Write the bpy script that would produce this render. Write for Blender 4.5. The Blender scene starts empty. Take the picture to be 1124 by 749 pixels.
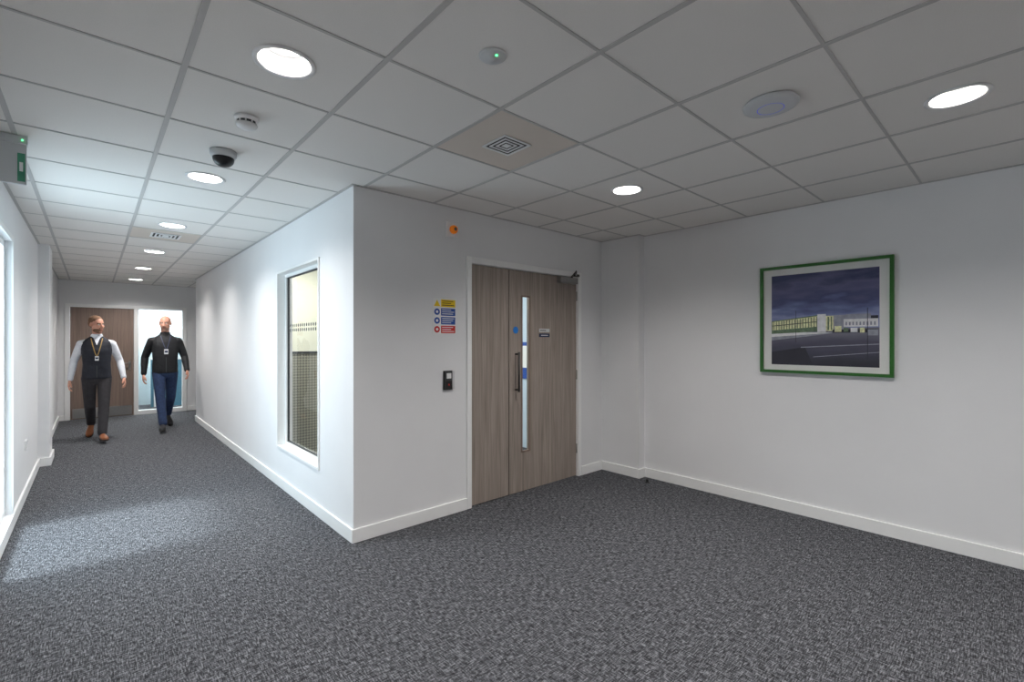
import bpy, bmesh, math, random
from mathutils import Vector, Matrix, noise
from mathutils.bvhtree import BVHTree
random.seed(3)
S = bpy.context.scene
COL = S.collection
H = 2.6
XL, XR, XC = -0.48, 4.44, 1.406
YD, YE, YF, YB = 3.289, 10.25, 11.87, -2.53

# ------------------------------------------------------------------ materials
def srgb(r, g, b):
    f = lambda c: (c/255/12.92) if c/255 <= 0.04045 else ((c/255+0.055)/1.055)**2.4
    return (f(r), f(g), f(b), 1)
def newmat(name):
    m = bpy.data.materials.new(name); m.use_nodes = True
    nt = m.node_tree
    return m, nt, nt.nodes['Principled BSDF']
def simple(name, col, rough=0.5, metal=0.0, nscale=0, namp=0.06, bump=0.0, bscale=50, emit=0, spec=0.5):
    m, nt, b = newmat(name)
    b.inputs['Roughness'].default_value = rough
    b.inputs['Metallic'].default_value = metal
    b.inputs['Specular IOR Level'].default_value = spec
    tc = nt.nodes.new('ShaderNodeTexCoord')
    n = nt.nodes.new('ShaderNodeTexNoise'); n.inputs['Scale'].default_value = nscale or 8
    n.inputs['Detail'].default_value = 4
    nt.links.new(tc.outputs['Object'], n.inputs['Vector'])
    r = nt.nodes.new('ShaderNodeValToRGB')
    r.color_ramp.elements[0].position = 0.3; r.color_ramp.elements[1].position = 0.7
    c0 = [c*(1-namp) for c in col[:3]]+[1]; c1 = [min(1, c*(1+namp)) for c in col[:3]]+[1]
    r.color_ramp.elements[0].color = c0; r.color_ramp.elements[1].color = c1
    nt.links.new(n.outputs['Fac'], r.inputs['Fac'])
    nt.links.new(r.outputs['Color'], b.inputs['Base Color'])
    if bump:
        n2 = nt.nodes.new('ShaderNodeTexNoise'); n2.inputs['Scale'].default_value = bscale
        nt.links.new(tc.outputs['Object'], n2.inputs['Vector'])
        bp = nt.nodes.new('ShaderNodeBump'); bp.inputs['Strength'].default_value = bump
        bp.inputs['Distance'].default_value = 0.02
        nt.links.new(n2.outputs['Fac'], bp.inputs['Height'])
        nt.links.new(bp.outputs['Normal'], b.inputs['Normal'])
    if emit:
        b.inputs['Emission Color'].default_value = col
        b.inputs['Emission Strength'].default_value = emit
    return m
M = {}
M['wall'] = simple('wall_paint', srgb(231, 231, 232), 0.75, nscale=3, namp=0.012, bump=0.05, bscale=400)
M['trim'] = simple('trim_white_gloss', srgb(242, 242, 241), 0.4, namp=0.01)
M['tile'] = simple('ceiling_tile', srgb(234, 231, 227), 0.9, nscale=200, namp=0.02, bump=0.1, bscale=500)
M['tbar'] = simple('ceiling_tbar', srgb(192, 190, 188), 0.6, namp=0.01)
M['venttile'] = simple('vent_tile_beige', srgb(214, 204, 194), 0.6, namp=0.01)
M['ventdark'] = simple('vent_dark', srgb(60, 57, 55), 0.8)
M['slab'] = simple('slab', srgb(150, 150, 150), 0.9)
M['white'] = simple('white_plastic', srgb(235, 235, 235), 0.35, namp=0.01)
M['offwhite'] = simple('offwhite_plastic', srgb(205, 207, 208), 0.4, namp=0.01)
M['black'] = simple('black_plastic', srgb(18, 18, 20), 0.3, namp=0.01)
M['dkgrey'] = simple('dark_grey', srgb(60, 62, 64), 0.5)
M['steel'] = simple('brushed_steel', srgb(165, 163, 160), 0.35, metal=0.9, nscale=60)
M['dsteel'] = simple('dark_steel', srgb(95, 92, 90), 0.35, metal=0.9, nscale=60)
M['green'] = simple('green_frame', srgb(30, 98, 18), 0.4, namp=0.05)
M['mat'] = simple('picture_mount', srgb(225, 225, 222), 0.8, namp=0.01)
M['blue'] = simple('sign_blue', srgb(25, 75, 160), 0.5)
M['lblue'] = simple('sign_lightblue', srgb(30, 120, 205), 0.5)
M['navy'] = simple('sign_navy', srgb(30, 45, 80), 0.5)
M['yellow'] = simple('sign_yellow', srgb(240, 205, 20), 0.5)
M['red'] = simple('sign_red', srgb(205, 35, 35), 0.5)
M['orange'] = simple('orange_lens', srgb(240, 130, 20), 0.3, emit=0.15)
M['exitgreen'] = simple('exit_green', srgb(70, 145, 115), 0.5)
M['ledgreen'] = simple('led_green', (0.1, 1, 0.3, 1), 0.5, emit=3)
M['ledblue'] = simple('led_blue', srgb(80, 100, 225), 0.5, emit=0.5)
M['diff'] = simple('downlight_diffuser', (1, 0.97, 0.93, 1), 0.5, emit=3.0, namp=0)
M['refl'] = simple('downlight_reflector', srgb(240, 240, 240), 0.35, namp=0.0)
M['cream'] = simple('cream_paint', srgb(226, 225, 208), 0.8, namp=0.02)
M['paleblue'] = simple('pale_blue_paint', srgb(196, 212, 226), 0.8, namp=0.02)
M['tealwall'] = simple('pale_teal_paint', srgb(212, 230, 236), 0.8, namp=0.03)
M['tealdark'] = simple('teal_dark', srgb(88, 136, 158), 0.8, namp=0.1)
M['frost'] = simple('dot_film', srgb(95, 98, 95), 0.8)

m = bpy.data.materials.new('clear_glass'); m.use_nodes = True; nt = m.node_tree; nt.nodes.clear()
o = nt.nodes.new('ShaderNodeOutputMaterial'); mx = nt.nodes.new('ShaderNodeMixShader')
tr = nt.nodes.new('ShaderNodeBsdfTransparent'); tr.inputs[0].default_value = (0.95, 0.98, 0.965, 1)
gl = nt.nodes.new('ShaderNodeBsdfGlossy'); gl.inputs['Roughness'].default_value = 0.01
lw = nt.nodes.new('ShaderNodeLayerWeight'); lw.inputs[0].default_value = 0.5
pw = nt.nodes.new('ShaderNodeMath'); pw.operation = 'POWER'; pw.inputs[1].default_value = 5
ml = nt.nodes.new('ShaderNodeMath'); ml.operation = 'MULTIPLY_ADD'; ml.inputs[1].default_value = 0.6; ml.inputs[2].default_value = 0.03
nt.links.new(lw.outputs['Facing'], pw.inputs[0]); nt.links.new(pw.outputs[0], ml.inputs[0])
nt.links.new(ml.outputs[0], mx.inputs[0]); nt.links.new(tr.outputs[0], mx.inputs[1]); nt.links.new(gl.outputs[0], mx.inputs[2])
nt.links.new(mx.outputs[0], o.inputs[0]); M['glass'] = m

def wood(name, ca, cb):
    m, nt, b = newmat(name)
    tc = nt.nodes.new('ShaderNodeTexCoord'); mp = nt.nodes.new('ShaderNodeMapping')
    mp.inputs['Scale'].default_value = (30, 30, 0.9)
    nt.links.new(tc.outputs['Object'], mp.inputs['Vector'])
    n = nt.nodes.new('ShaderNodeTexNoise'); n.inputs['Scale'].default_value = 1.0; n.inputs['Detail'].default_value = 6
    n.inputs['Distortion'].default_value = 1.0
    nt.links.new(mp.outputs[0], n.inputs['Vector'])
    mp2 = nt.nodes.new('ShaderNodeMapping'); mp2.inputs['Scale'].default_value = (190, 190, 4)
    nt.links.new(tc.outputs['Object'], mp2.inputs['Vector'])
    n2 = nt.nodes.new('ShaderNodeTexNoise'); n2.inputs['Scale'].default_value = 1.0; n2.inputs['Detail'].default_value = 2
    nt.links.new(mp2.outputs[0], n2.inputs['Vector'])
    mm = nt.nodes.new('ShaderNodeMath'); mm.operation = 'MULTIPLY_ADD'; mm.inputs[1].default_value = 0.4
    nt.links.new(n2.outputs['Fac'], mm.inputs[0]); 
    m3 = nt.nodes.new('ShaderNodeMath'); m3.operation = 'MULTIPLY'; m3.inputs[1].default_value = 0.6
    nt.links.new(n.outputs['Fac'], m3.inputs[0]); nt.links.new(m3.outputs[0], mm.inputs[2])
    r = nt.nodes.new('ShaderNodeValToRGB')
    r.color_ramp.elements[0].position = 0.34; r.color_ramp.elements[0].color = ca
    r.color_ramp.elements[1].position = 0.66; r.color_ramp.elements[1].color = cb
    nt.links.new(mm.outputs[0], r.inputs[0]); nt.links.new(r.outputs[0], b.inputs['Base Color'])
    b.inputs['Roughness'].default_value = 0.5
    return m
M['wood'] = wood('grey_oak', srgb(129, 118, 110), srgb(170, 157, 147))
M['wood2'] = wood('brown_oak', srgb(114, 96, 86), srgb(144, 124, 112))

# carpet: short woven dashes running both ways
m, nt, b = newmat('carpet')
tc = nt.nodes.new('ShaderNodeTexCoord')
def nz(scale, sc=1, det=2, dist=0, off=0):
    mp = nt.nodes.new('ShaderNodeMapping'); mp.inputs['Scale'].default_value = scale; mp.inputs['Location'].default_value = (off, off*0.7, 0)
    nt.links.new(tc.outputs['Object'], mp.inputs['Vector'])
    n = nt.nodes.new('ShaderNodeTexNoise'); n.inputs['Scale'].default_value = sc; n.inputs['Detail'].default_value = det
    n.inputs['Distortion'].default_value = dist
    nt.links.new(mp.outputs[0], n.inputs['Vector']); return n.outputs['Fac']
def mth(op, a, bb=None, c=None):
    n = nt.nodes.new('ShaderNodeMath'); n.operation = op
    for i, v in enumerate([a, bb, c]):
        if v is None: continue
        if isinstance(v, (int, float)): n.inputs[i].default_value = v
        else: nt.links.new(v, n.inputs[i])
    return n.outputs[0]
a1 = nz((165, 26, 1), 1, 0); a2 = nz((26, 165, 1), 1, 0)
d1 = nz((180, 30, 1), 1, 0, 0, 31.7); d2 = nz((30, 180, 1), 1, 0, 0, 17.3)
fine = nz((280, 280, 1), 1, 0)
li = mth('MAXIMUM', a1, a2); dk = mth('MINIMUM', d1, d2)
v = mth('MULTIPLY_ADD', li, 0.38, mth('MULTIPLY_ADD', dk, 0.42, mth('MULTIPLY', fine, 0.20)))
r = nt.nodes.new('ShaderNodeValToRGB')
e = r.color_ramp.elements
e[0].position = 0.39; e[0].color = srgb(38, 38, 41)
e[1].position = 0.63; e[1].color = srgb(134, 135, 140)
ee = e.new(0.50); ee.color = srgb(74, 75, 79)
nt.links.new(v, r.inputs[0]); nt.links.new(r.outputs[0], b.inputs['Base Color'])
b.inputs['Roughness'].default_value = 0.95; b.inputs['Specular IOR Level'].default_value = 0.15
bp = nt.nodes.new('ShaderNodeBump'); bp.inputs['Strength'].default_value = 0.3; bp.inputs['Distance'].default_value = 0.003
nt.links.new(v, bp.inputs['Height']); nt.links.new(bp.outputs[0], b.inputs['Normal'])
M['carpet'] = m

def gradmat(name, z0, z1, cols, namp=0.5):
    m, nt, b = newmat(name)
    tc = nt.nodes.new('ShaderNodeTexCoord'); sp = nt.nodes.new('ShaderNodeSeparateXYZ')
    nt.links.new(tc.outputs['Object'], sp.inputs[0])
    mr = nt.nodes.new('ShaderNodeMapRange'); mr.inputs[1].default_value = z0; mr.inputs[2].default_value = z1
    nt.links.new(sp.outputs['Z'], mr.inputs[0])
    mp = nt.nodes.new('ShaderNodeMapping'); mp.inputs['Scale'].default_value = (1, 3.0, 11)
    mp.inputs['Rotation'].default_value = (0.15, 0, 0)
    nt.links.new(tc.outputs['Object'], mp.inputs['Vector'])
    n = nt.nodes.new('ShaderNodeTexNoise'); n.inputs['Scale'].default_value = 1.5; n.inputs['Detail'].default_value = 6
    nt.links.new(mp.outputs[0], n.inputs['Vector'])
    ad = nt.nodes.new('ShaderNodeMath'); ad.operation = 'MULTIPLY_ADD'; ad.inputs[1].default_value = namp
    nt.links.new(n.outputs['Fac'], ad.inputs[0])
    sb = nt.nodes.new('ShaderNodeMath'); sb.operation = 'SUBTRACT'; sb.inputs[1].default_value = namp*0.5
    nt.links.new(mr.outputs[0], sb.inputs[0]); nt.links.new(sb.outputs[0], ad.inputs[2])
    r = nt.nodes.new('ShaderNodeValToRGB')
    r.color_ramp.elements[0].color = cols[0]; r.color_ramp.elements[1].color = cols[-1]
    for i, c in enumerate(cols[1:-1]):
        q = r.color_ramp.elements.new((i+1)/(len(cols)-1)); q.color = c
    nt.links.new(ad.outputs[0], r.inputs[0]); nt.links.new(r.outputs[0], b.inputs['Base Color'])
    b.inputs['Roughness'].default_value = 0.6
    return m
M['psky'] = gradmat('print_sky', 1.60, 2.02, [srgb(150, 158, 196), srgb(104, 114, 158), srgb(68, 74, 114), srgb(94, 94, 130), srgb(54, 60, 96)], 0.9)
M['pground'] = gradmat('print_ground', 1.26, 1.55, [srgb(42, 42, 54), srgb(60, 60, 76), srgb(80, 80, 98), srgb(118, 116, 130)], 0.5)
M['pyel'] = simple('print_lit_facade', srgb(222, 222, 175), 0.6, nscale=60, namp=0.3)
M['pwhite'] = simple('print_white', srgb(228, 228, 230), 0.6, nscale=30, namp=0.12)
M['pgrey'] = simple('print_grey', srgb(150, 152, 164), 0.6, nscale=30, namp=0.2)
M['pgreen'] = simple('print_green', srgb(100, 122, 96), 0.6, nscale=50, namp=0.3)
M['pdark'] = simple('print_dark', srgb(42, 42, 54), 0.6)

# ------------------------------------------------------------------ mesh builder
class MB:
    def __init__(s, name):
        s.name = name; s.bm = bmesh.new(); s.mats = []
    def mi(s, k):
        mm = M[k]
        if mm not in s.mats: s.mats.append(mm)
        return s.mats.index(mm)
    def box(s, x0, x1, y0, y1, z0, z1, k):
        i = s.mi(k)
        v = [s.bm.verts.new(p) for p in [(x0,y0,z0),(x1,y0,z0),(x1,y1,z0),(x0,y1,z0),(x0,y0,z1),(x1,y0,z1),(x1,y1,z1),(x0,y1,z1)]]
        for f in [(3,2,1,0),(4,5,6,7),(0,1,5,4),(1,2,6,5),(2,3,7,6),(3,0,4,7)]:
            s.bm.faces.new([v[j] for j in f]).material_index = i
    def poly(s, pts, k):
        i = s.mi(k); f = s.bm.faces.new([s.bm.verts.new(p) for p in pts]); f.material_index = i; return f
    def rev(s, c, prof, k, axis='Z', n=32, smooth=True, kfn=None):
        c = Vector(c); rings = []
        for (r, h) in prof:
            ring = []
            for j in range(n):
                a = 2*math.pi*j/n; u, w = r*math.cos(a), r*math.sin(a)
                p = {'Z': (u, w, h), 'Y': (u, h, -w), 'X': (h, u, w)}[axis]
                ring.append(s.bm.verts.new(c+Vector(p)))
            rings.append(ring)
        for q in range(len(rings)-1):
            i = s.mi(kfn[q] if kfn else k)
            for j in range(n):
                f = s.bm.faces.new([rings[q][j], rings[q][(j+1)%n], rings[q+1][(j+1)%n], rings[q+1][j]])
                f.material_index = i; f.smooth = smooth
        i = s.mi(kfn[0] if kfn else k); s.bm.faces.new(list(reversed(rings[0]))).material_index = i
        i = s.mi(kfn[-1] if kfn else k); s.bm.faces.new(rings[-1]).material_index = i
    def cyl(s, p0, p1, r, k, n=16):
        p0 = Vector(p0); p1 = Vector(p1); d = (p1-p0).normalized()
        a = d.orthogonal().normalized(); bq = d.cross(a); i = s.mi(k)
        R = [[s.bm.verts.new(p+a*r*math.cos(2*math.pi*j/n)+bq*r*math.sin(2*math.pi*j/n)) for j in range(n)] for p in (p0, p1)]
        for j in range(n):
            f = s.bm.faces.new([R[0][j], R[0][(j+1)%n], R[1][(j+1)%n], R[1][j]]); f.material_index = i; f.smooth = True
        s.bm.faces.new(list(reversed(R[0]))).material_index = i; s.bm.faces.new(R[1]).material_index = i
    def done(s, parent=None, bevel=0, fix=True):
        if fix: bmesh.ops.recalc_face_normals(s.bm, faces=s.bm.faces)
        me = bpy.data.meshes.new(s.name); s.bm.to_mesh(me); s.bm.free()
        for mm in s.mats: me.materials.append(mm)
        ob = bpy.data.objects.new(s.name, me); COL.objects.link(ob)
        if parent: ob.parent = parent
        if bevel:
            bv = ob.modifiers.new('bevel', 'BEVEL'); bv.width = bevel; bv.segments = 2; bv.limit_method = 'ANGLE'
        return ob
def empty(name, loc=(0,0,0)):
    e = bpy.data.objects.new(name, None); e.location = loc; e.empty_display_size = 0.2; COL.objects.link(e); return e

TOP = 2.78
# ------------------------------------------------------------------ shell
b = MB('floor'); b.box(-0.6, 4.56, YB-0.12, 14.1, -0.1, 0, 'carpet'); b.done()
b = MB('wall_left')
WY0, WY1, WZ0, WZ1 = 4.1, 5.36, 0.10, 2.25
b.box(-0.60, XL, YB, WY0, 0, TOP, 'wall'); b.box(-0.60, XL, WY1, 14.0, 0, TOP, 'wall')
b.box(-0.60, XL, WY0, WY1, 0, WZ0, 'wall'); b.box(-0.60, XL, WY0, WY1, WZ1, TOP, 'wall')
b.box(XL, -0.385, 7.72, 8.25, 0, TOP, 'wall')
b.done()
b = MB('wall_right'); b.box(XR, XR+0.12, YB, 14.0, 0, TOP, 'wall'); b.box(4.33, XR, 2.80, YD, 0, TOP, 'wall'); b.done()
b = MB('wall_back'); b.box(-0.6, 4.56, YB-0.12, YB, 0, TOP, 'wall'); b.done()
CY0, CY1, CZ0, CZ1 = 3.965, 5.15, 0.385, 2.165
b = MB('wall_corridor')
b.box(XC, XC+0.14, YD, CY0, 0, TOP, 'wall'); b.box(XC, XC+0.14, CY1, YE, 0, TOP, 'wall')
b.box(XC, XC+0.14, CY0, CY1, 0, CZ0, 'wall'); b.box(XC, XC+0.14, CY0, CY1, CZ1, TOP, 'wall'); b.done()
DX0, DX1, DZ = 2.419, 3.957, 2.205
b = MB('wall_front')
b.box(XC+0.14, DX0, YD, YD+0.12, 0, TOP, 'wall'); b.box(DX1, XR, YD, YD+0.12, 0, TOP, 'wall')
b.box(DX0, DX1, YD, YD+0.12, DZ, TOP, 'wall'); b.done()
b = MB('wall_far')
b.box(XL, -0.39, YF, YF+0.12, 0, TOP, 'wall'); b.box(1.46, XR, YF, YF+0.12, 0, TOP, 'wall')
b.box(-0.39, 1.46, YF, YF+0.12, 2.16, TOP, 'wall'); b.done()
b = MB('wall_passage'); b.box(XC+0.14, 3.2, YE-0.12, YE, 0, TOP, 'wall'); b.box(3.2, 3.32, YE-0.12, YF, 0, TOP, 'wall'); b.done()
b = MB('wall_office'); b.box(XC+0.14, XR, 7.9, 8.0, 0, TOP, 'cream'); b.box(XR-0.02, XR-0.001, YD+0.13, 7.9, 0, TOP, 'paleblue'); b.done()
b = MB('wall_lobby'); b.box(XL, XR, 13.6, 13.7, 0, TOP, 'tealwall'); b.done()

def base(name, segs):
    b = MB(name)
    for s in segs: b.box(*s, 0, 0.10, 'trim')
    b.done(bevel=0.004)
t = 0.018
base('baseboard_left', [(XL, XL+t, YB, WY0-0.03), (XL, XL+t, WY0-0.03, 7.72-t), (XL, -0.385+t, 7.72-t, 7.72), (-0.385, -0.385+t, 7.72, 8.25), (XL, -0.385+t, 8.25, 8.25+t), (XL, XL+t, 8.25+t, YF)])
base('baseboard_right', [(XR-t, XR, YB, 2.80-t), (4.33-t, XR, 2.80-t, 2.80), (4.33-t, 4.33, 2.80, YD-t)])
base('baseboard_front', [(XC-t, DX0-0.002, YD-t, YD), (DX1+0.002, 4.33, YD-t, YD)])
base('baseboard_corridor', [(XC-t, XC, YD, YE), (XC-t, 3.2, YE, YE+t)])
base('baseboard_far', [(1.47, 3.2, YF-t, YF), (XL+t, -0.395, YF-t, YF)])
base('baseboard_back', [(XL+t, XR-t, YB, YB+t)])

# ------------------------------------------------------------------ ceiling
lights = [(0.58, y) for y in (-1.57, 0.23, 2.03, 3.83, 5.63, 7.43, 9.23, 11.03)] + [(2.98, y) for y in (-1.57, 0.23, 2.03)]
def key(x, y): return (round((x-0.58)/0.6), round((y-0.23)/0.6))
hole = {key(*p) for p in lights}
vents = {key(1.78, 2.03), key(0.58, 6.23)}
b = MB('ceiling')
regs = [(XL, XR, YB, YD), (XL, XC, YD, YE), (XL, 3.2, YE, YF)]
RH = 0.100
for i in range(-3, 8):
    for j in range(-6, 21):
        cx, cy = 0.58+0.6*i, 0.23+0.6*j
        for (x0, x1, y0, y1) in regs:
            a0, a1_, b0, b1 = max(x0, cx-0.3), min(x1, cx+0.3), max(y0, cy-0.3), min(y1, cy+0.3)
            if a1_-a0 < 1e-4 or b1-b0 < 1e-4: continue
            k = 'venttile' if (i, j) in vents else 'tile'
            if (i, j) in hole and a1_-a0 > 0.5 and b1-b0 > 0.5:
                n = 32; outer = []; inner = []
                for q in range(n):
                    a = 2*math.pi*q/n; c, s_ = math.cos(a), math.sin(a); mm = max(abs(c), abs(s_))
                    px, py = cx+0.3*c/mm, cy+0.3*s_/mm
                    outer.append(b.bm.verts.new((min(max(px, a0), a1_), min(max(py, b0), b1), H)))
                    inner.append(b.bm.verts.new((cx+RH*c, cy+RH*s_, H)))
                mi_ = b.mi('tile')
                for q in range(n):
                    b.bm.faces.new([outer[q], inner[q], inner[(q+1)%n], outer[(q+1)%n]]).material_index = mi_
            else:
                b.poly([(a0, b0, H), (a0, b1, H), (a1_, b1, H), (a1_, b0, H)], k)
w = 0.011
for (x0, x1, y0, y1) in regs:
    for i in range(-3, 9):
        x = 0.28+0.6*i
        if x0+0.02 < x < x1-0.02: b.box(x-w, x+w, y0, y1, H-0.004, H-0.0005, 'tbar')
    for j in range(-6, 22):
        y = -0.07+0.6*j
        if y0+0.02 < y < y1-0.02: b.box(x0, x1, y-w*0.6, y+w*0.6, H-0.0035, H-0.0006, 'tbar')
b.box(XL-0.12, XR+0.12, YB-0.12, 14.1, TOP, TOP+0.1, 'slab')
b.done(fix=False)
b = MB('trim_ceiling')
g = 0.02
for s in [(XR-g, XR, YB, 2.8), (4.31, 4.33, 2.8, YD), (4.31, XR, 2.78, 2.80), (XC, 4.31, YD-g, YD), (XC-g, XC, YD-g, YE), (XL, XL+g, YB, YF), (XL, 3.2, YF-g, YF)]:
    b.box(*s, H-0.005, H-0.0007, 'tbar')
b.done()

for (x, y) in lights:
    b = MB('downlight')
    b.rev((x, y, H), [(0.118, -0.001), (0.118, -0.006), (0.108, -0.009), (0.097, -0.004), (0.094, 0.0), (0.075, 0.070), (0.02, 0.0705)],
          'white', kfn=['white', 'white', 'white', 'refl', 'refl', 'diff', 'diff'])
    ob = b.done()
    me = ob.data
    bm = bmesh.new(); bm.from_mesh(me)
    bad = [f for f in bm.faces if len(f.verts) > 4 and abs(f.calc_center_median().z-(H-0.001)) < 1e-4]
    bmesh.ops.delete(bm, geom=bad, context='FACES'); bm.to_mesh(me); bm.free()
    L = bpy.data.lights.new('lamp', 'AREA'); L.shape = 'DISK'; L.size = 0.14; L.energy = 21
    L.color = (1, 0.97, 0.94); L.spread = math.radians(150)
    lo = bpy.data.objects.new('lamp', L); lo.location = (x, y, H+0.06); COL.objects.link(lo); lo.parent = ob

b = MB('smoke_detector')
b.rev((0.58, 2.66, H), [(0.055, -0.001), (0.055, -0.012), (0.048, -0.020), (0.044, -0.022), (0.044, -0.034), (0.050, -0.036), (0.047, -0.046), (0.03, -0.058), (0.01, -0.060)], 'white',
      kfn=['white', 'white', 'white', 'dkgrey', 'white', 'white', 'white', 'white'])
for q in range(10):
    a = q*2*math.pi/10
    b.box(0.58+0.045*math.cos(a)-0.003, 0.58+0.045*math.cos(a)+0.003, 2.66+0.045*math.sin(a)-0.003, 2.66+0.045*math.sin(a)+0.003, H-0.036, H-0.02, 'white')
b.done()
b = MB('dome_camera')
b.rev((0.58, 3.23, H), [(0.072, -0.001), (0.072, -0.02), (0.066, -0.035), (0.058, -0.04)], 'offwhite')
b.rev((0.58, 3.23, H), [(0.057, -0.041)]+[(0.057*math.cos(a), -0.045-0.05*math.sin(a)) for a in [i*math.pi/2/8 for i in range(8)]], 'black')
b.done()
b = MB('wireless_access_point')
b.rev((2.40, 0.83, H), [(0.112, -0.001), (0.120, -0.010), (0.118, -0.018), (0.095, -0.027), (0.058, -0.030), (0.055, -0.030), (0.05, -0.0305), (0.01, -0.031)], 'white',
      kfn=['offwhite', 'offwhite', 'offwhite', 'offwhite', 'ledblue', 'offwhite', 'offwhite'])
b.done()
b = MB('emergency_light')
b.rev((1.18, 1.43, H), [(0.055, -0.001), (0.055, -0.005), (0.048, -0.009), (0.02, -0.010), (0.018, -0.016), (0.004, -0.017)], 'offwhite')
b.rev((1.18, 1.405, H-0.009), [(0.005, 0), (0.005, -0.004)], 'ledgreen', n=10)
b.done()
def vent(x, y, s):
    b = MB('air_vent')
    z = H-0.001
    b.box(x-s, x+s, y-s, y+s, z-0.003, z, 'ventdark')
    def ring(h, ww, za, zb, k):
        for (a, c, d, e_) in [(-h, h, -h, -h+ww), (-h, h, h-ww, h), (-h, -h+ww, -h+ww, h-ww), (h-ww, h, -h+ww, h-ww)]:
            b.box(x+a, x+c, y+d, y+e_, za, zb, k)
    ring(s*1.08, s*0.16, z-0.006, z-0.0031, 'white')
    ring(s*0.76, s*0.12, z-0.006, z-0.0031, 'white')
    ring(s*0.48, s*0.12, z-0.006, z-0.0031, 'white')
    b.box(x-s*0.22, x+s*0.22, y-s*0.22, y+s*0.22, z-0.006, z-0.0031, 'white')
    b.done()
vent(1.78, 2.03, 0.095); vent(0.58, 6.23, 0.12)

b = MB('exit_sign')
b.box(-0.46, -0.27, 3.71, 3.75, H-0.05, H-0.006, 'offwhite')
b.box(-0.455, -0.275, 3.722, 3.738, 2.33, H-0.05, 'offwhite')
b.box(-0.310, -0.28, 3.719, 3.7215, 2.345, H-0.10, 'exitgreen')
b.box(-0.302, -0.288, 3.716, 3.7188, 2.40, 2.45, 'white')
b.rev((-0.29, 3.705, H-0.03), [(0.004, 0), (0.004, 0.003)], 'ledgreen', axis='Y', n=8)
b.done()

# ------------------------------------------------------------------ left daylight window
b = MB('window_1')
x0, x1 = -0.575, -0.515; f = 0.055
b.box(x0, x1, WY0, WY0+f, WZ0, WZ1, 'trim'); b.box(x0, x1, WY1-f, WY1, WZ0, WZ1, 'trim')
b.box(x0, x1, WY0+f, WY1-f, WZ0, WZ0+f, 'trim'); b.box(x0, x1, WY0+f, WY1-f, WZ1-f, WZ1, 'trim')
b.poly([(-0.545, WY0+f, WZ0+f), (-0.545, WY1-f, WZ0+f), (-0.545, WY1-f, WZ1-f), (-0.545, WY0+f, WZ1-f)], 'glass')
b.box(XL+0.001, XL+0.012, WY0-0.04, WY0, WZ0, WZ1+0.04, 'trim'); b.box(XL+0.001, XL+0.012, WY1, WY1+0.04, WZ0, WZ1+0.04, 'trim')
b.box(XL+0.001, XL+0.012, WY0, WY1, WZ1, WZ1+0.04, 'trim')
b.done()
L = bpy.data.lights.new('window_portal', 'AREA'); L.shape = 'RECTANGLE'; L.size = WZ1-WZ0; L.size_y = WY1-WY0; L.cycles.is_portal = True
lo = bpy.data.objects.new('window_portal', L); lo.location = (-0.60, (WY0+WY1)/2, (WZ0+WZ1)/2); lo.rotation_euler = (0, math.radians(-90), 0); COL.objects.link(lo)

# ------------------------------------------------------------------ corridor window
b = MB('window_2')
f = 0.05; xa, xb = XC+0.065, XC+0.115
b.box(XC-0.012, XC+0.065, CY0, CY0+0.02, CZ0, CZ1, 'trim'); b.box(XC-0.012, XC+0.065, CY1-0.02, CY1, CZ0, CZ1, 'trim')
b.box(XC-0.012, XC+0.065, CY0+0.02, CY1-0.02, CZ0, CZ0+0.02, 'trim'); b.box(XC-0.012, XC+0.065, CY0+0.02, CY1-0.02, CZ1-0.02, CZ1, 'trim')
b.box(xa, xb, CY0, CY0+f, CZ0, CZ1, 'trim'); b.box(xa, xb, CY1-f, CY1, CZ0, CZ1, 'trim')
b.box(xa, xb, CY0+f, CY1-f, CZ0, CZ0+f, 'trim'); b.box(xa, xb, CY0+f, CY1-f, CZ1-f, CZ1, 'trim')
gy0, gy1 = CY0+f, CY1-f
for s in [(gy0, gy0+0.012, CZ0+f, CZ1-f), (gy1-0.012, gy1, CZ0+f, CZ1-f), (gy0, gy1, CZ0+f, CZ0+f+0.012), (gy0, gy1, CZ1-f-0.012, CZ1-f)]:
    b.box(xa+0.012, xa+0.030, *s, 'dkgrey')
X = xa+0.020; b.poly([(X, gy0+0.012, CZ0+f+0.012), (X, gy1-0.012, CZ0+f+0.012), (X, gy1-0.012, CZ1-f-0.012), (X, gy0+0.012, CZ1-f-0.012)], 'glass')
yy = gy0+0.05
while yy < gy1-0.03:
    for zz in (1.575, 1.62):
        b.rev((xa+0.0185, yy, zz), [(0.017, 0), (0.017, 0.0005)], 'frost', axis='X', n=12)
    yy += 0.06
b.done()
m, nt, bb = newmat('woven_screen')
tc = nt.nodes.new('ShaderNodeTexCoord'); mp = nt.nodes.new('ShaderNodeMapping'); mp.inputs['Rotation'].default_value = (0, math.radians(45), 0)
nt.links.new(tc.outputs['Object'], mp.inputs[0])
ck = nt.nodes.new('ShaderNodeTexChecker'); ck.inputs['Scale'].default_value = 44
ck.inputs['Color1'].default_value = srgb(168, 166, 150); ck.inputs['Color2'].default_value = srgb(122, 120, 110)
nt.links.new(mp.outputs[0], ck.inputs['Vector']); nt.links.new(ck.outputs[0], bb.inputs['Base Color']); bb.inputs['Roughness'].default_value = 0.8
M['screen'] = m
b = MB('privacy_screen')
b.box(1.60, 3.2, 5.60, 5.63, 0.10, 1.32, 'screen'); b.box(1.58, 3.22, 5.59, 5.64, 1.32, 1.345, 'dkgrey')
b.box(1.57, 1.60, 5.59, 5.64, 0, 1.345, 'dkgrey'); b.box(3.2, 3.23, 5.59, 5.64, 0, 1.345, 'dkgrey')
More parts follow.
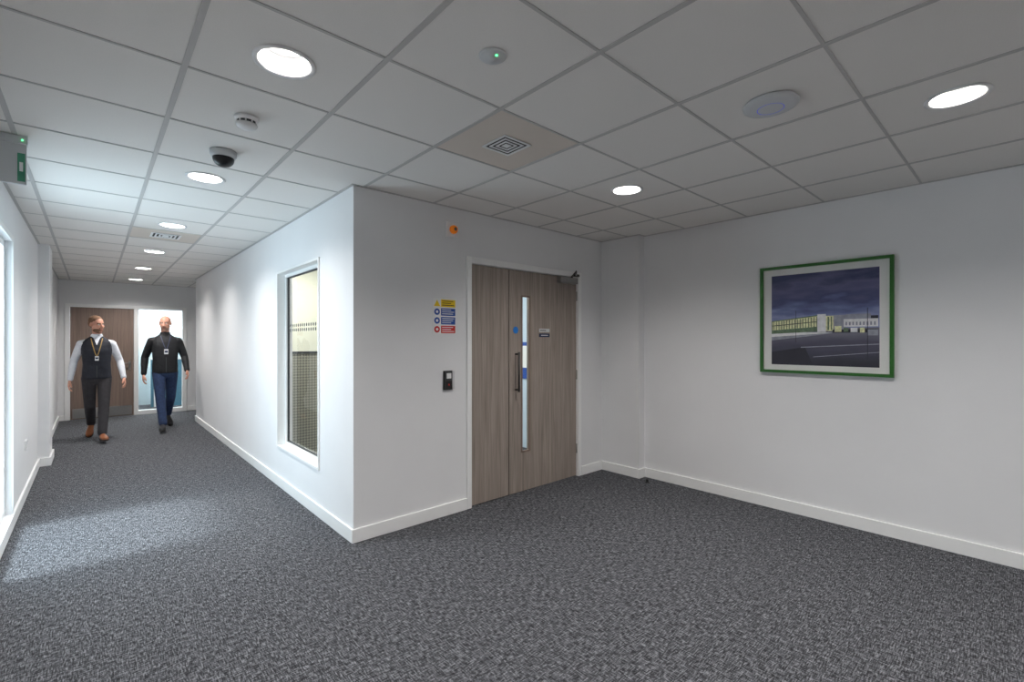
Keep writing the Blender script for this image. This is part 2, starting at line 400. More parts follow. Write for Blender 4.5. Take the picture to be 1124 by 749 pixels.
b.box(1.55, 1.62, 5.45, 5.78, 0, 0.03, 'dkgrey'); b.box(3.18, 3.25, 5.45, 5.78, 0, 0.03, 'dkgrey')
b.done()
b = MB('notice_board')
xb_ = XR-0.022
b.box(xb_-0.02, xb_, 4.15, 5.25, 0.95, 1.45, 'blue'); b.box(xb_-0.024, xb_-0.02, 4.25, 4.46, 1.05, 1.35, 'white'); b.box(xb_-0.024, xb_-0.02, 4.55, 4.76, 1.1, 1.4, 'white'); b.box(xb_-0.024, xb_-0.02, 4.9, 5.11, 1.05, 1.35, 'offwhite')
b.done()

def add_fill_panel(x, y, sx, sy, e, col=(1, 1, 1)):  # added lamps with white panels, to brighten the rooms behind the glazing
    b = MB('added_fill_panel'); b.box(x-sx/2, x+sx/2, y-sy/2, y+sy/2, TOP-0.04, TOP-0.001, 'white'); ob = b.done()
    L = bpy.data.lights.new('lamp', 'AREA'); L.shape = 'RECTANGLE'; L.size = sx*0.95; L.size_y = sy*0.95; L.energy = e; L.color = col
    lo = bpy.data.objects.new('lamp', L); lo.location = (x, y, TOP-0.045); COL.objects.link(lo); lo.parent = ob
add_fill_panel(2.6, 5.0, 1.2, 0.6, 50, (1, 0.99, 0.95))
add_fill_panel(2.2, 7.0, 1.2, 0.6, 38, (1, 0.99, 0.94))
add_fill_panel(1.2, 12.8, 1.2, 0.6, 80, (0.92, 0.97, 1))  # added lamp standing in for daylight in the lobby
b = MB('lobby_partition')
b.box(0.95, 1.9, 13.0, 13.06, 0, 1.05, 'tealdark'); b.box(1.0, 1.06, 12.98, 13.0, 0, 2.0, 'trim'); b.box(0.93, 1.92, 12.98, 13.08, 1.05, 1.09, 'trim'); b.done()

# ------------------------------------------------------------------ entrance door
E = empty('door_1', (3.19, YD, 0)); bpy.context.view_layer.update()
def P(ob):
    ob.parent = E; ob.matrix_parent_inverse = Matrix.Translation(E.location).inverted(); return ob
LX0, LX1, LS, LZ = 2.468, 3.908, 2.929, 2.145
FY = YD+0.018
b = MB('frame')
b.box(DX0, LX0, YD-0.015, YD+0.12, 0, DZ, 'trim'); b.box(LX1, DX1, YD-0.015, YD+0.12, 0, DZ, 'trim')
b.box(LX0, LX1, YD-0.015, YD+0.12, LZ+0.004, DZ, 'trim'); P(b.done(bevel=0.003))
b = MB('leaf_small'); b.box(LX0+0.003, LS-0.004, FY, FY+0.045, 0.006, LZ, 'wood'); P(b.done(bevel=0.002))
VX0, VX1, VZ0, VZ1 = 3.092, 3.207, 0.385, 1.905
b = MB('leaf_large')
b.box(LS+0.004, VX0, FY, FY+0.045, 0.006, LZ, 'wood'); b.box(VX1, LX1-0.003, FY, FY+0.045, 0.006, LZ, 'wood')
b.box(VX0, VX1, FY, FY+0.045, 0.006, VZ0, 'wood'); b.box(VX0, VX1, FY, FY+0.045, VZ1, LZ, 'wood'); P(b.done())
b = MB('seam_dark_strip'); b.box(LS-0.004, LS+0.004, FY+0.012, FY+0.04, 0.006, LZ, 'black'); P(b.done())  # added dark strip: hides office light, stands in for shade in the gap
b = MB('vision_panel')
q = 0.012
for s in [(VX0-0.004, VX0+q, VZ0, VZ1), (VX1-q, VX1+0.004, VZ0, VZ1), (VX0, VX1, VZ0-0.004, VZ0+q), (VX0, VX1, VZ1-q, VZ1+0.004)]:
    b.box(s[0], s[1], FY-0.004, FY+0.012, s[2], s[3], 'wood2')
b.poly([(VX0+q, FY+0.008, VZ0+q), (VX1-q, FY+0.008, VZ0+q), (VX1-q, FY+0.008, VZ1-q), (VX0+q, FY+0.008, VZ1-q)], 'glass'); P(b.done())
b = MB('pull_handle')
hx = 3.015
b.cyl((hx, FY-0.05, 0.98), (hx, FY-0.05, 1.36), 0.011, 'dsteel'); b.cyl((hx, FY, 1.0), (hx, FY-0.05, 1.0), 0.010, 'dsteel'); b.cyl((hx, FY, 1.34), (hx, FY-0.05, 1.34), 0.010, 'dsteel')
P(b.done())
b = MB('fire_door_disc'); b.rev((3.015, FY, 1.57), [(0.034, -0.0005), (0.034, -0.003)], 'lblue', axis='Y', n=24); P(b.done())
b = MB('name_sign')
b.box(3.335, 3.485, FY-0.003, FY, 1.555, 1.590, 'offwhite'); b.box(3.335, 3.485, FY-0.003, FY, 1.505, 1.54, 'navy')
b.box(3.345, 3.43, FY-0.0035, FY-0.003, 1.568, 1.576, 'dkgrey'); b.box(3.36, 3.46, FY-0.0035, FY-0.003, 1.519, 1.526, 'white'); P(b.done())
b = MB('door_closer')
b.box(3.60, 3.87, FY-0.055, FY, 2.075, 2.135, 'steel')
b.cyl((3.80, FY-0.03, 2.135), (3.80, FY-0.03, 2.155), 0.012, 'dsteel')
b.cyl((3.80, FY-0.03, 2.152), (3.60, FY-0.26, 2.160), 0.008, 'dsteel'); b.cyl((3.60, FY-0.26, 2.163), (3.86, YD-0.02, 2.168), 0.008, 'dsteel')
b.box(3.82, 3.90, YD-0.035, YD-0.015, 2.155, 2.18, 'dsteel'); P(b.done())
b = MB('hinges')
for z in (0.25, 1.05, 1.9):
    b.cyl((LX1-0.001, FY-0.006, z), (LX1-0.001, FY-0.006, z+0.1), 0.008, 'steel')
    b.cyl((LX0+0.001, FY-0.006, z), (LX0+0.001, FY-0.006, z+0.1), 0.008, 'steel')
P(b.done())

y = YD-0.001
b = MB('fire_alarm_beacon')
b.box(2.200, 2.322, y-0.022, y, 2.343, 2.467, 'white')
b.rev((2.262, y-0.022, 2.405), [(0.036, 0), (0.036, -0.018), (0.030, -0.030), (0.018, -0.038)], 'orange', axis='Y', n=24)
b.rev((2.262, y-0.060, 2.405), [(0.016, 0.0), (0.014, -0.004)], 'dkgrey', axis='Y', n=16); b.done(bevel=0.003)
b = MB('safety_sign')
b.box(2.075, 2.305, y-0.003, y, 1.52, 1.822, 'white')
rows = [('yellow', 'yellow'), ('blue', 'blue'), ('blue', 'blue'), ('red', 'red')]
for i, (ca, cb) in enumerate(rows):
    z1 = 1.812-i*0.073; z0 = z1-0.062
    b.box(2.155, 2.298, y-0.0042, y-0.003, z0, z1, cb)
    for j in range(3): b.box(2.165, 2.165+[0.11, 0.09, 0.12][(i+j)%3], y-0.0048, y-0.0042, z1-0.016-j*0.017, z1-0.010-j*0.017, 'white' if i else 'black')
    if i == 0: b.poly([(2.085, y-0.0045, z0+0.004), (2.147, y-0.0045, z0+0.004), (2.116, y-0.0045, z1-0.004)], 'yellow')
    else:
        b.rev((2.116, y-0.003, (z0+z1)/2), [(0.027, 0), (0.027, -0.0015)], ca, axis='Y', n=20)
        b.rev((2.116, y-0.0046, (z0+z1)/2), [(0.012, 0), (0.012, -0.001)], 'white', axis='Y', n=14)
b.done()
b = MB('card_reader')
b.box(2.178, 2.262, y-0.014, y, 1.055, 1.215, 'black'); b.box(2.183, 2.257, y-0.022, y-0.014, 1.06, 1.21, 'dkgrey')
b.box(2.188, 2.252, y-0.024, y-0.022, 1.065, 1.13, 'black'); b.box(2.262, 2.285, y-0.012, y, 1.06, 1.21, 'offwhite')
b.box(2.197, 2.243, y-0.026, y-0.024, 1.15, 1.195, 'white'); b.rev((2.22, y-0.024, 1.098), [(0.008, 0), (0.007, -0.003)], 'red', axis='Y', n=12)
b.done(bevel=0.002)
b = MB('door_stop')
b.rev((4.27, 2.66, 0), [(0.022, 0.0005), (0.022, 0.008), (0.014, 0.012), (0.014, 0.02), (0.017, 0.022), (0.017, 0.032), (0.010, 0.036)], 'black', n=20); b.done()
b = MB('power_socket')
b.box(XL+0.0005, XL+0.012, 6.30, 6.446, 0.44, 0.526, 'white')
for yy in (6.335, 6.41):
    b.box(XL+0.012, XL+0.015, yy-0.008, yy+0.008, 0.50, 0.516, 'offwhite')
    b.box(XL+0.012, XL+0.0125, yy-0.003, yy+0.003, 0.478, 0.488, 'dkgrey'); b.box(XL+0.012, XL+0.0125, yy-0.013, yy-0.007, 0.458, 0.462, 'dkgrey'); b.box(XL+0.012, XL+0.0125, yy+0.007, yy+0.013, 0.458, 0.462, 'dkgrey')
b.done(bevel=0.001)

# ------------------------------------------------------------------ framed picture
PY0, PY1, PZ0, PZ1 = 0.681, 1.612, 1.192, 2.108
b = MB('framed_picture')
fw = 0.024; xx = XR-0.001
b.box(xx-0.032, xx, PY0, PY0+fw, PZ0, PZ1, 'green'); b.box(xx-0.032, xx, PY1-fw, PY1, PZ0, PZ1, 'green')
b.box(xx-0.032, xx, PY0+fw, PY1-fw, PZ0, PZ0+fw, 'green'); b.box(xx-0.032, xx, PY0+fw, PY1-fw, PZ1-fw, PZ1, 'green')
b.box(xx-0.012, xx, PY0+fw, PY1-fw, PZ0+fw, PZ1-fw, 'mat')
iy0, iy1, iz0, iz1 = 0.768, 1.522, 1.262, 2.030
px = xx-0.0125
def R(s0, s1, v0, v1, k, lift):
    X = px-0.0003*lift
    ya, yb = iy1-(iy1-iy0)*s0, iy1-(iy1-iy0)*s1
    za, zb = iz0+(iz1-iz0)*v0, iz0+(iz1-iz0)*v1
    b.poly([(X, ya, za), (X, yb, za), (X, yb, zb), (X, ya, zb)], k)
def Q(pts, k, lift):
    X = px-0.0003*lift
    b.poly([(X, iy1-(iy1-iy0)*s, iz0+(iz1-iz0)*v_) for s, v_ in pts], k)
R(0, 1, 0.40, 1, 'psky', 1); R(0, 1, 0, 0.40, 'pground', 1)
Q([(0, 0.34), (0.5, 0.37), (0.5, 0.545), (0, 0.49)], 'pgreen', 2)
Q([(0.01, 0.385), (0.5, 0.42), (0.5, 0.535), (0.01, 0.48)], 'pyel', 3)
for i in range(18):
    s = 0.02+i*0.027; R(s, s+0.008, 0.387+0.0018*i, 0.48+0.0028*i, 'pgreen', 4)
Q([(0.01, 0.43), (0.5, 0.47), (0.5, 0.478), (0.01, 0.438)], 'pdark', 4)
R(0.46, 0.54, 0.36, 0.55, 'pwhite', 5); R(0.54, 0.61, 0.37, 0.53, 'pyel', 5); R(0.555, 0.57, 0.38, 0.52, 'pgreen', 6); R(0.585, 0.595, 0.38, 0.52, 'pgreen', 6)
R(0.61, 0.72, 0.38, 0.535, 'pgrey', 5); R(0.70, 0.99, 0.41, 0.49, 'pwhite', 6); R(0.72, 0.93, 0.49, 0.54, 'pgrey', 5); R(0.93, 0.99, 0.49, 0.52, 'pdark', 5)
for i in range(9): R(0.715+i*0.03, 0.73+i*0.03, 0.425, 0.46, 'pgrey', 7)
for (s0, s1, v0, v1, k) in [(0.60, 0.99, 0.35, 0.385, 'pdark'), (0.62, 0.68, 0.36, 0.42, 'pyel'), (0.76, 0.82, 0.355, 0.40, 'pwhite'), (0.84, 0.88, 0.35, 0.40, 'pyel'), (0.9, 0.99, 0.32, 0.38, 'pgrey'), (0.70, 0.74, 0.36, 0.40, 'pgreen')]:
    R(s0, s1, v0, v1, k, 7 if k == 'pdark' else 8)
Q([(0.0, 0.27), (0.45, 0.325), (0.62, 0.35), (0.35, 0.355), (0, 0.335)], 'pgrey', 5)
Q([(0.0, 0.31), (0.45, 0.34), (0.60, 0.352), (0.35, 0.36), (0, 0.345)], 'pwhite', 6)
Q([(0, 0.0), (0.42, 0.0), (0.34, 0.20), (0, 0.14)], 'pdark', 2)
Q([(0.3, 0.19), (1, 0.23), (1, 0.238), (0.3, 0.20)], 'pgrey', 3)
Q([(0.42, 0.09), (1, 0.15), (1, 0.156), (0.42, 0.096)], 'pgrey', 3)
R(0.90, 0.906, 0.08, 0.60, 'pdark', 9); R(0.25, 0.254, 0.25, 0.60, 'pdark', 9)
b.done(fix=False)

# ------------------------------------------------------------------ far door
E = empty('door_2', (0.5, YF, 0)); bpy.context.view_layer.update()
b = MB('frame')
y0, y1 = YF-0.015, YF+0.12
b.box(-0.39, -0.32, y0, y1, 0, 2.16, 'trim'); b.box(0.60, 0.67, y0, y1, 0, 2.10, 'trim'); b.box(1.39, 1.46, y0, y1, 0, 2.16, 'trim')
b.box(-0.32, 1.39, y0, y1, 2.10, 2.16, 'trim'); b.box(0.67, 1.39, y0, y1, 0, 0.08, 'trim'); P(b.done(bevel=0.003))
b = MB('leaf'); b.box(-0.317, 0.597, YF+0.01, YF+0.055, 0.006, 2.097, 'wood2'); P(b.done())
b = MB('kick_plate'); b.box(-0.29, 0.57, YF+0.007, YF+0.01, 0.02, 0.20, 'steel'); P(b.done())
b = MB('lever_handle'); b.box(0.515, 0.555, YF+0.003, YF+0.01, 0.90, 1.07, 'steel'); b.cyl((0.535, YF+0.01, 1.03), (0.535, YF-0.045, 1.03), 0.009, 'steel'); b.cyl((0.54, YF-0.045, 1.03), (0.42, YF-0.045, 1.03), 0.009, 'steel'); P(b.done())
b = MB('glass'); b.poly([(0.67, YF+0.05, 0.08), (1.39, YF+0.05, 0.08), (1.39, YF+0.05, 2.10), (0.67, YF+0.05, 2.10)], 'glass'); P(b.done())

# ------------------------------------------------------------------ people
M['skin'] = simple('skin', srgb(205, 150, 128), 0.5, nscale=30, namp=0.06)
M['lip'] = simple('lip', srgb(180, 116, 102), 0.5)
M['hair1'] = simple('ginger_hair', srgb(120, 88, 66), 0.8, nscale=200, namp=0.3, bump=0.3, bscale=300)
M['beard2'] = simple('grey_stubble', srgb(152, 120, 104), 0.8, nscale=200, namp=0.2)
M['vest'] = simple('navy_vest', srgb(30, 33, 44), 0.75, nscale=20, namp=0.15, bump=0.8, bscale=11)
M['shirt'] = simple('white_shirt', srgb(225, 228, 235), 0.8, nscale=20, namp=0.04, bump=0.7, bscale=13)
M['trouser'] = simple('charcoal_trousers', srgb(48, 46, 50), 0.85, nscale=20, namp=0.15, bump=0.7, bscale=10)
M['tan'] = simple('tan_leather', srgb(140, 82, 46), 0.45, namp=0.1)
M['sole'] = simple('shoe_sole', srgb(40, 34, 30), 0.7)
M['jacket'] = simple('black_jacket', srgb(20, 21, 25), 0.7, nscale=20, namp=0.15, bump=0.8, bscale=10)
M['jeans'] = simple('blue_jeans', srgb(34, 52, 86), 0.85, nscale=30, namp=0.25, bump=0.6, bscale=11)
M['dshoe'] = simple('dark_shoe', srgb(26, 24, 26), 0.5)
M['eyew'] = simple('eye_white', srgb(215, 208, 204), 0.3)
M['lany'] = simple('lanyard_gold', srgb(170, 138, 78), 0.6)
M['lany2'] = simple('lanyard_dark', srgb(60, 64, 90), 0.6)

class Body:
    def __init__(s): s.V = []; s.F = []; s.K = []
    def add(s, verts, faces, k, T=None):
        o = len(s.V)
        s.V += [(T @ Vector(v)) if T else Vector(v) for v in verts]
        for f in faces: s.F.append([o+i for i in f]); s.K.append(k)
    def loft(s, rings, k, T=None, n=20, power=2.0):
        vs = []; fs = []
        for c, U, W in rings:
            for j in range(n):
                a = 2*math.pi*j/n; ca, sa = math.cos(a), math.sin(a)
                ca = math.copysign(abs(ca)**(2/power), ca); sa = math.copysign(abs(sa)**(2/power), sa)
                vs.append(Vector(c)+Vector(U)*ca+Vector(W)*sa)
        for q in range(len(rings)-1):
            for j in range(n):
                fs.append([q*n+j, q*n+(j+1)%n, (q+1)*n+(j+1)%n, (q+1)*n+j])
        fs.append(list(reversed(range(n)))); fs.append([(len(rings)-1)*n+j for j in range(n)])
        s.add(vs, fs, k, T)
    def cap(s, p0, p1, r0, r1, k, T=None, flat=1.0, side=None, n=14):
        p0 = Vector(p0); p1 = Vector(p1); d = (p1-p0).normalized()
        U = (Vector(side)-d*d.dot(Vector(side))).normalized() if side else d.orthogonal().normalized()
        W = d.cross(U); rings = []
        for i in range(1, 6):
            a = math.pi/2*i/5*0.98+0.02
            rings.append((p0-d*r0*math.cos(a), U*r0*math.sin(a), W*r0*flat*math.sin(a)))
        for i in range(5, 0, -1):
            a = math.pi/2*i/5*0.98+0.02
            rings.append((p1+d*r1*math.cos(a), U*r1*math.sin(a), W*r1*flat*math.sin(a)))
        s.loft(rings, k, T, n)
    def ell(s, c, r, k, T=None, n=18):
        rings = []
        for i in range(0, 13):
            a = math.pi*(i/12*0.96+0.02)
            rings.append((Vector(c)+Vector((0, 0, -r[2]*math.cos(a))), Vector((r[0]*math.sin(a), 0, 0)), Vector((0, r[1]*math.sin(a), 0))))
        s.loft(rings, k, T, n)
    def chain(s, pts, rs, k, T=None, **kw):
        for i in range(len(pts)-1): s.cap(pts[i], pts[i+1], rs[i], rs[i+1], k, T, **kw)

def hand(B, wrist, down, palmn, thumb):
    d = Vector(down).normalized(); th = Vector(thumb); th = (th-d*d.dot(th)).normalized(); pn = d.cross(th)
    if pn.dot(Vector(palmn)) < 0: pn = -pn
    w = Vector(wrist)
    rings = []
    for (l, hw, ht) in [(-0.02, 0.024, 0.019), (0.01, 0.028, 0.018), (0.04, 0.040, 0.017), (0.07, 0.044, 0.015), (0.088, 0.042, 0.012), (0.096, 0.036, 0.008)]:
        rings.append((w+d*l, th*hw, pn*ht))
    B.loft(rings, 'skin', n=16, power=2.6)
    for off, ln, r in [(0.034, 0.070, 0.0088), (0.0115, 0.080, 0.009), (-0.0115, 0.074, 0.0088), (-0.034, 0.058, 0.008)]:
        p = w+d*0.085+th*off; sp = th*off*0.10
        q1 = p+(d*0.96+pn*0.25).normalized()*ln*0.5+sp
        q2 = q1+(d*0.75+pn*0.65).normalized()*ln*0.3+sp*0.3
        q3 = q2+(d*0.45+pn*0.9).normalized()*ln*0.22
        B.chain([p, q1, q2, q3], [r*1.05, r, r*0.95, r*0.85], 'skin', n=10)
    p = w+d*0.025+th*0.024; q1 = p+(d*0.6+th*0.6+pn*0.3).normalized()*0.042; q2 = q1+(d*0.85+th*0.25+pn*0.3).normalized()*0.034; q3 = q2+(d*0.95+pn*0.3).normalized()*0.02
    B.chain([p, q1, q2, q3], [0.015, 0.012, 0.0105, 0.009], 'skin', n=10)

def man(name, loc, cfg):
    B = Body()
    fs = cfg['fwd']
    top, slv, leg, shoe = cfg['top'], cfg['sleeve'], cfg['leg'], cfg['shoe']
    V3 = Vector
    bulk = cfg.get('bulk', 1.0)
    prof = [(0.885, 0.160, 0.116, 0.0), (0.90, 0.170, 0.125, 0), (1.00, 0.164*bulk, 0.122*bulk, 0.0), (1.10, 0.158*bulk, 0.122*bulk, -0.005), (1.20, 0.165*bulk, 0.125*bulk, -0.005),
            (1.31, 0.176, 0.126, 0.0), (1.38, 0.180, 0.115, 0.008), (1.43, 0.170, 0.098, 0.012), (1.47, 0.128, 0.082, 0.012), (1.50, 0.088, 0.068, 0.012), (1.515, 0.070, 0.062, 0.010)]
    B.loft([(V3((0, cy, z)), V3((rx, 0, 0)), V3((0, ry, 0))) for z, rx, ry, cy in prof], top, n=28, power=2.3)
    B.loft([(V3((0, 0.0, z)), V3((rx, 0, 0)), V3((0, ry, 0))) for z, rx, ry in [(0.80, 0.10, 0.08), (0.84, 0.145, 0.108), (0.90, 0.156, 0.112), (0.97, 0.15, 0.11)]], leg, n=24, power=2.3)
    B.loft([(V3((0, 0.012-(z-1.5)*0.25, z)), V3((r, 0, 0)), V3((0, r, 0))) for z, r in [(1.47, 0.085), (1.51, 0.074), (1.540, 0.066), (1.546, 0.060)]], cfg['collar'], n=20)
    B.cap((0, 0.02, 1.47), (0, 0.0, 1.62), 0.058, 0.054, 'skin')
    def legs(sx, fwd):
        if fwd:
            hp, kn, an = V3((sx*0.085, 0, 0.89)), V3((sx*0.078, -0.165, 0.50)), V3((sx*0.060, -0.34, 0.115))
            heel, toe = V3((sx*0.060, -0.335, 0.052)), V3((sx*0.085, -0.525, 0.062))
        else:
            hp, kn, an = V3((sx*0.085, 0, 0.89)), V3((sx*0.078, 0.045, 0.48)), V3((sx*0.065, 0.33, 0.185))
            heel, toe = V3((sx*0.065, 0.350, 0.135)), V3((sx*0.085, 0.195, 0.040))
        B.cap(hp, kn, 0.090, 0.066, leg)
        mid = kn.lerp(an, 0.35)+V3((0, 0.012, 0)); B.cap(kn, mid, 0.066, 0.064, leg); B.cap(mid, an, 0.064, 0.056, leg)
        d = (toe-heel).normalized(); side = V3((1, 0, 0)); up = side.cross(d); up = up if up.z > 0 else -up
        B.cap(an, heel+up*0.02, 0.040, 0.036, shoe)
        L = (toe-heel).length
        B.loft([(heel+d*l+up*o, side*hw, up*hh) for l, hw, hh, o in [(-0.045, 0.018, 0.02, 0.0), (-0.035, 0.032, 0.036, 0.004), (0.02, 0.037, 0.046, 0.010), (0.08, 0.039, 0.040, 0.004), (0.14, 0.046, 0.032, -0.003), (L, 0.044, 0.026, -0.008), (L+0.03, 0.032, 0.019, -0.012), (L+0.042, 0.016, 0.012, -0.014)]], shoe, n=16)
        B.loft([(heel+d*l-up*0.034, side*hw, up*0.009) for l, hw in [(-0.048, 0.018), (-0.036, 0.035), (0.06, 0.036), (0.14, 0.049), (L, 0.047), (L+0.035, 0.033), (L+0.047, 0.014)]], 'sole', n=16, power=4)
    legs(1, fs > 0); legs(-1, fs < 0)
    for sx, (el, wr) in zip((1, -1), (cfg['armL'], cfg['armR'])):
        sh = V3((sx*0.172, 0.008, 1.400)); el = V3(el); wr = V3(wr)
        rr = cfg.get('armr', 1.0)
        B.cap(V3((sx*0.10, 0.01, 1.436)), sh, 0.042, 0.056*rr, slv)
        B.chain([sh, sh.lerp(el, 0.45), el], [0.056*rr, 0.054*rr, 0.045*rr], slv)
        B.chain([el, el.lerp(wr, 0.35), wr], [0.045*rr, 0.045*rr, 0.033*rr], slv)
        d = (wr-el).normalized()
        B.cap(wr-d*0.02, wr+d*0.004, 0.036*rr, 0.035*rr, slv)
        hand(B, wr+d*0.03, d+V3((0, -0.1, -0.1)), V3((-sx, 0.2, 0)), V3((0, -1, 0.0)))
    T = Matrix.Translation((0, -0.005, 1.69)) @ Matrix.Rotation(cfg['yaw'], 4, 'Z') @ Matrix.Rotation(cfg['pitch'], 4, 'X') @ Matrix.Rotation(cfg.get('roll', 0), 4, 'Y')
    B.ell((0, 0.012, 0.030), (0.075, 0.094, 0.090), 'skin', T)
    B.ell((0, -0.022, -0.035), (0.062, 0.068, 0.082), 'skin', T)
    B.cap((-0.045, 0.0, -0.055), (-0.018, -0.062, -0.092), 0.022, 0.018, 'skin', T); B.cap((0.045, 0.0, -0.055), (0.018, -0.062, -0.092), 0.022, 0.018, 'skin', T)
    B.ell((0, -0.072, -0.098), (0.024, 0.018, 0.018), 'skin', T)
    B.cap((0, -0.084, 0.010), (0, -0.108, -0.030), 0.009, 0.012, 'skin', T); B.ell((-0.011, -0.094, -0.034), (0.008, 0.010, 0.008), 'skin', T); B.ell((0.011, -0.094, -0.034), (0.008, 0.010, 0.008), 'skin', T)
    B.cap((-0.042, -0.070, 0.022), (-0.012, -0.081, 0.020), 0.008, 0.008, cfg['brow'], T); B.cap((0.042, -0.070, 0.022), (0.012, -0.081, 0.020), 0.008, 0.008, cfg['brow'], T)
    B.ell((-0.040, -0.058, -0.022), (0.022, 0.020, 0.022), 'skin', T); B.ell((0.040, -0.058, -0.022), (0.022, 0.020, 0.022), 'skin', T)
    for sx in (1, -1): B.ell((sx*0.077, 0.012, -0.004), (0.010, 0.019, 0.032), 'skin', T)
    if cfg['hair']:
        B.ell((0, 0.026, 0.056), (0.081, 0.093, 0.080), cfg['hair'], T)
        B.ell((0, 0.050, 0.015), (0.077, 0.066, 0.070), cfg['hair'], T)
    if cfg['beard']:
        B.ell((0, -0.028, -0.080), (0.060*cfg.get('bw', 1), 0.063, 0.048), cfg['beard'], T)
        B.cap((-0.022, -0.084, -0.054), (0.022, -0.084, -0.054), 0.0065, 0.0065, cfg['beard'], T)
    B.cap((-0.015, -0.088, -0.064), (0.015, -0.088, -0.064), 0.005, 0.005, 'lip', T); B.cap((-0.011, -0.088, -0.071), (0.011, -0.088, -0.071), 0.0055, 0.0055, 'lip', T)
    me = bpy.data.meshes.new('src'); me.from_pydata([tuple(v) for v in B.V], [], B.F); me.update()
    bm = bmesh.new(); bm.from_mesh(me); bmesh.ops.recalc_face_normals(bm, faces=bm.faces); bm.to_mesh(me); bm.free()
    bvh = BVHTree.FromPolygons([tuple(v) for v in B.V], B.F)
    tmp = bpy.data.objects.new('tmp', me); COL.objects.link(tmp)
    r = tmp.modifiers.new('r', 'REMESH'); r.mode = 'VOXEL'; r.voxel_size = 0.0048
    sm = tmp.modifiers.new('s', 'SMOOTH'); sm.factor = 0.5; sm.iterations = 3
    dg = bpy.context.evaluated_depsgraph_get()
    out = bpy.data.meshes.new_from_object(tmp.evaluated_get(dg)); bpy.data.objects.remove(tmp)
    keys = sorted(set(B.K)); out.materials.clear()
    for k in keys: out.materials.append(M[k])
    for p in out.polygons:
        hit = bvh.find_nearest(p.center)
        p.material_index = keys.index(B.K[hit[2]]) if hit[2] is not None else 0
        p.use_smooth = True
    mz = min(v.co.z for v in out.vertices)
    Em = empty(name, (loc[0], loc[1], -mz*cfg['scale']+0.001)); Em.scale = [cfg['scale']]*3
    Em.rotation_euler = (0, 0, cfg.get('heading', 0))
    body = bpy.data.objects.new('body', out); COL.objects.link(body); body.parent = Em
    ob_bvh = BVHTree.FromPolygons([tuple(v.co) for v in out.vertices], [tuple(p.vertices) for p in out.polygons])
    def front(x, z):
        h = ob_bvh.ray_cast(Vector((x, -1.0, z)), Vector((0, 1, 0)))
        return h[0].y if h[0] else -0.1
    d = MB('details')
    for sx in (1, -1):
        for (c, rr_, k) in [((sx*0.028, -0.0735, 0.003), 0.0100, 'eyew'), ((sx*0.028, -0.0795, 0.003), 0.0048, 'black')]:
            p = T @ Vector(c)
            res = bmesh.ops.create_uvsphere(d.bm, u_segments=12, v_segments=8, radius=rr_, matrix=Matrix.Translation(p)); i = d.mi(k)
            for vv in res['verts']:
                for ff in vv.link_faces: ff.material_index = i; ff.smooth = True
    def ribbon(pts, w_, k, off=0.004):
        P3 = [Vector((x, front(x, z)-off, z)) for x, z in pts]
        i = d.mi(k); prev = None
        for a in range(len(P3)):
            tdir = (P3[min(a+1, len(P3)-1)]-P3[max(a-1, 0)]).normalized(); sd = tdir.cross(Vector((0, 1, 0))).normalized()*w_/2
            cur = [d.bm.verts.new(P3[a]-sd), d.bm.verts.new(P3[a]+sd)]
            if prev: d.bm.faces.new([prev[0], prev[1], cur[1], cur[0]]).material_index = i
            prev = cur
    zl = cfg['badge_z']
    for sx in (1, -1):
        ribbon([(sx*(0.062*(1-q/10)**0.8+0.003), 1.485-(1.485-zl)*q/10) for q in range(11)], 0.011, cfg['lany'])
    yb = front(0, zl-0.04)-0.012
    bs = cfg.get('bsz', 1.0)
    d.box(-0.027*bs, 0.027*bs, yb-0.002, yb+0.002, zl-0.080*bs, zl, 'white')
    d.box(-0.020*bs, 0.020*bs, yb-0.003, yb-0.002, zl-0.055*bs, zl-0.022*bs, 'navy')
    ribbon([(0, 0.90+0.03*q) for q in range(int((zl-0.11-0.90)/0.03)+1)], 0.010, 'dkgrey', 0.002)
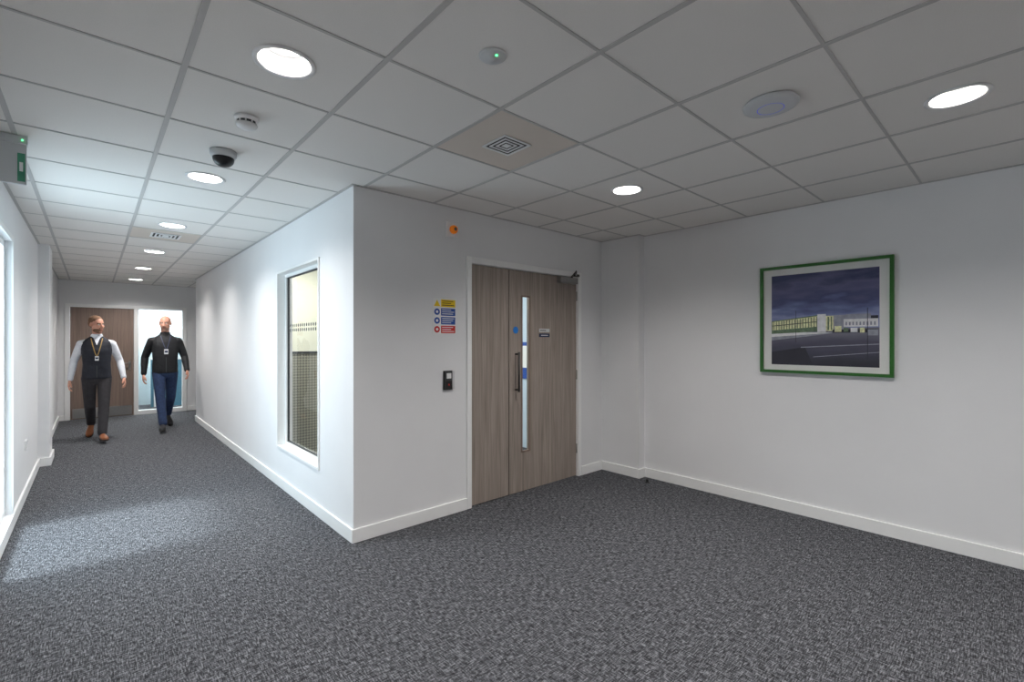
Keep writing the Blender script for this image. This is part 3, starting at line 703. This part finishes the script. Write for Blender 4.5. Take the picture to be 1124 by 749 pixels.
    if cfg.get('vneck'):
        i = d.mi('shirt')
        prev = None
        for q in range(13):
            z = 1.515-0.011*q; hw = 0.045*(1-q/12)+0.001
            row = [d.bm.verts.new((x, front(x, z)-0.003, z)) for x in (-hw, -hw*0.5, 0, hw*0.5, hw)]
            if prev:
                for c in range(4): d.bm.faces.new([prev[c], prev[c+1], row[c+1], row[c]]).material_index = i
            prev = row
    d.done(parent=Em, fix=False)
    return Em

man('walking_man', (0.04, 9.36), dict(fwd=1, top='vest', sleeve='shirt', leg='trouser', shoe='tan', collar='shirt', yaw=math.radians(38), pitch=math.radians(4), hair='hair1', brow='hair1', beard='hair1',
    armL=((0.265, 0.03, 1.14), (0.305, -0.10, 0.90)), armR=((-0.255, 0.07, 1.14), (-0.29, 0.03, 0.89)), lany='lany', badge_z=1.22, scale=1.0, vneck=True, bsz=0.8))
man('walking_man', (0.90, 9.72), dict(fwd=-1, top='jacket', sleeve='jacket', leg='jeans', shoe='dshoe', collar='jacket', yaw=math.radians(-20), pitch=math.radians(6), hair=None, brow='beard2', beard='beard2', bw=0.9,
    armL=((0.262, 0.02, 1.14), (0.275, -0.14, 0.93)), armR=((-0.255, 0.09, 1.14), (-0.27, 0.07, 0.89)), lany='lany2', badge_z=1.27, scale=1.03, bulk=1.04, armr=1.12))

# ------------------------------------------------------------------ world, sun, camera
W = bpy.data.worlds.new('World'); S.world = W; W.use_nodes = True
bg = W.node_tree.nodes['Background']; bg.inputs['Color'].default_value = (0.68, 0.86, 1.0, 1); bg.inputs['Strength'].default_value = 5.5
sun = bpy.data.lights.new('sun', 'SUN'); sun.energy = 5.5; sun.angle = math.radians(10); sun.color = (0.85, 0.94, 1)
so = bpy.data.objects.new('sun', sun); so.location = (-6, 4, 8)
so.rotation_euler = Vector((1.0, -0.02, -1.7)).to_track_quat('-Z', 'Y').to_euler(); COL.objects.link(so)

cam = bpy.data.cameras.new('camera'); cam.sensor_width = 36; cam.lens = 512/1124*36; cam.clip_start = 0.02
co = bpy.data.objects.new('camera', cam); co.location = (0, 0, 1.465)
co.rotation_euler = (math.radians(90), 0, -math.atan2(0.668, 0.744)); COL.objects.link(co); S.camera = co
S.view_settings.view_transform = 'Standard'; S.view_settings.exposure = 0.03
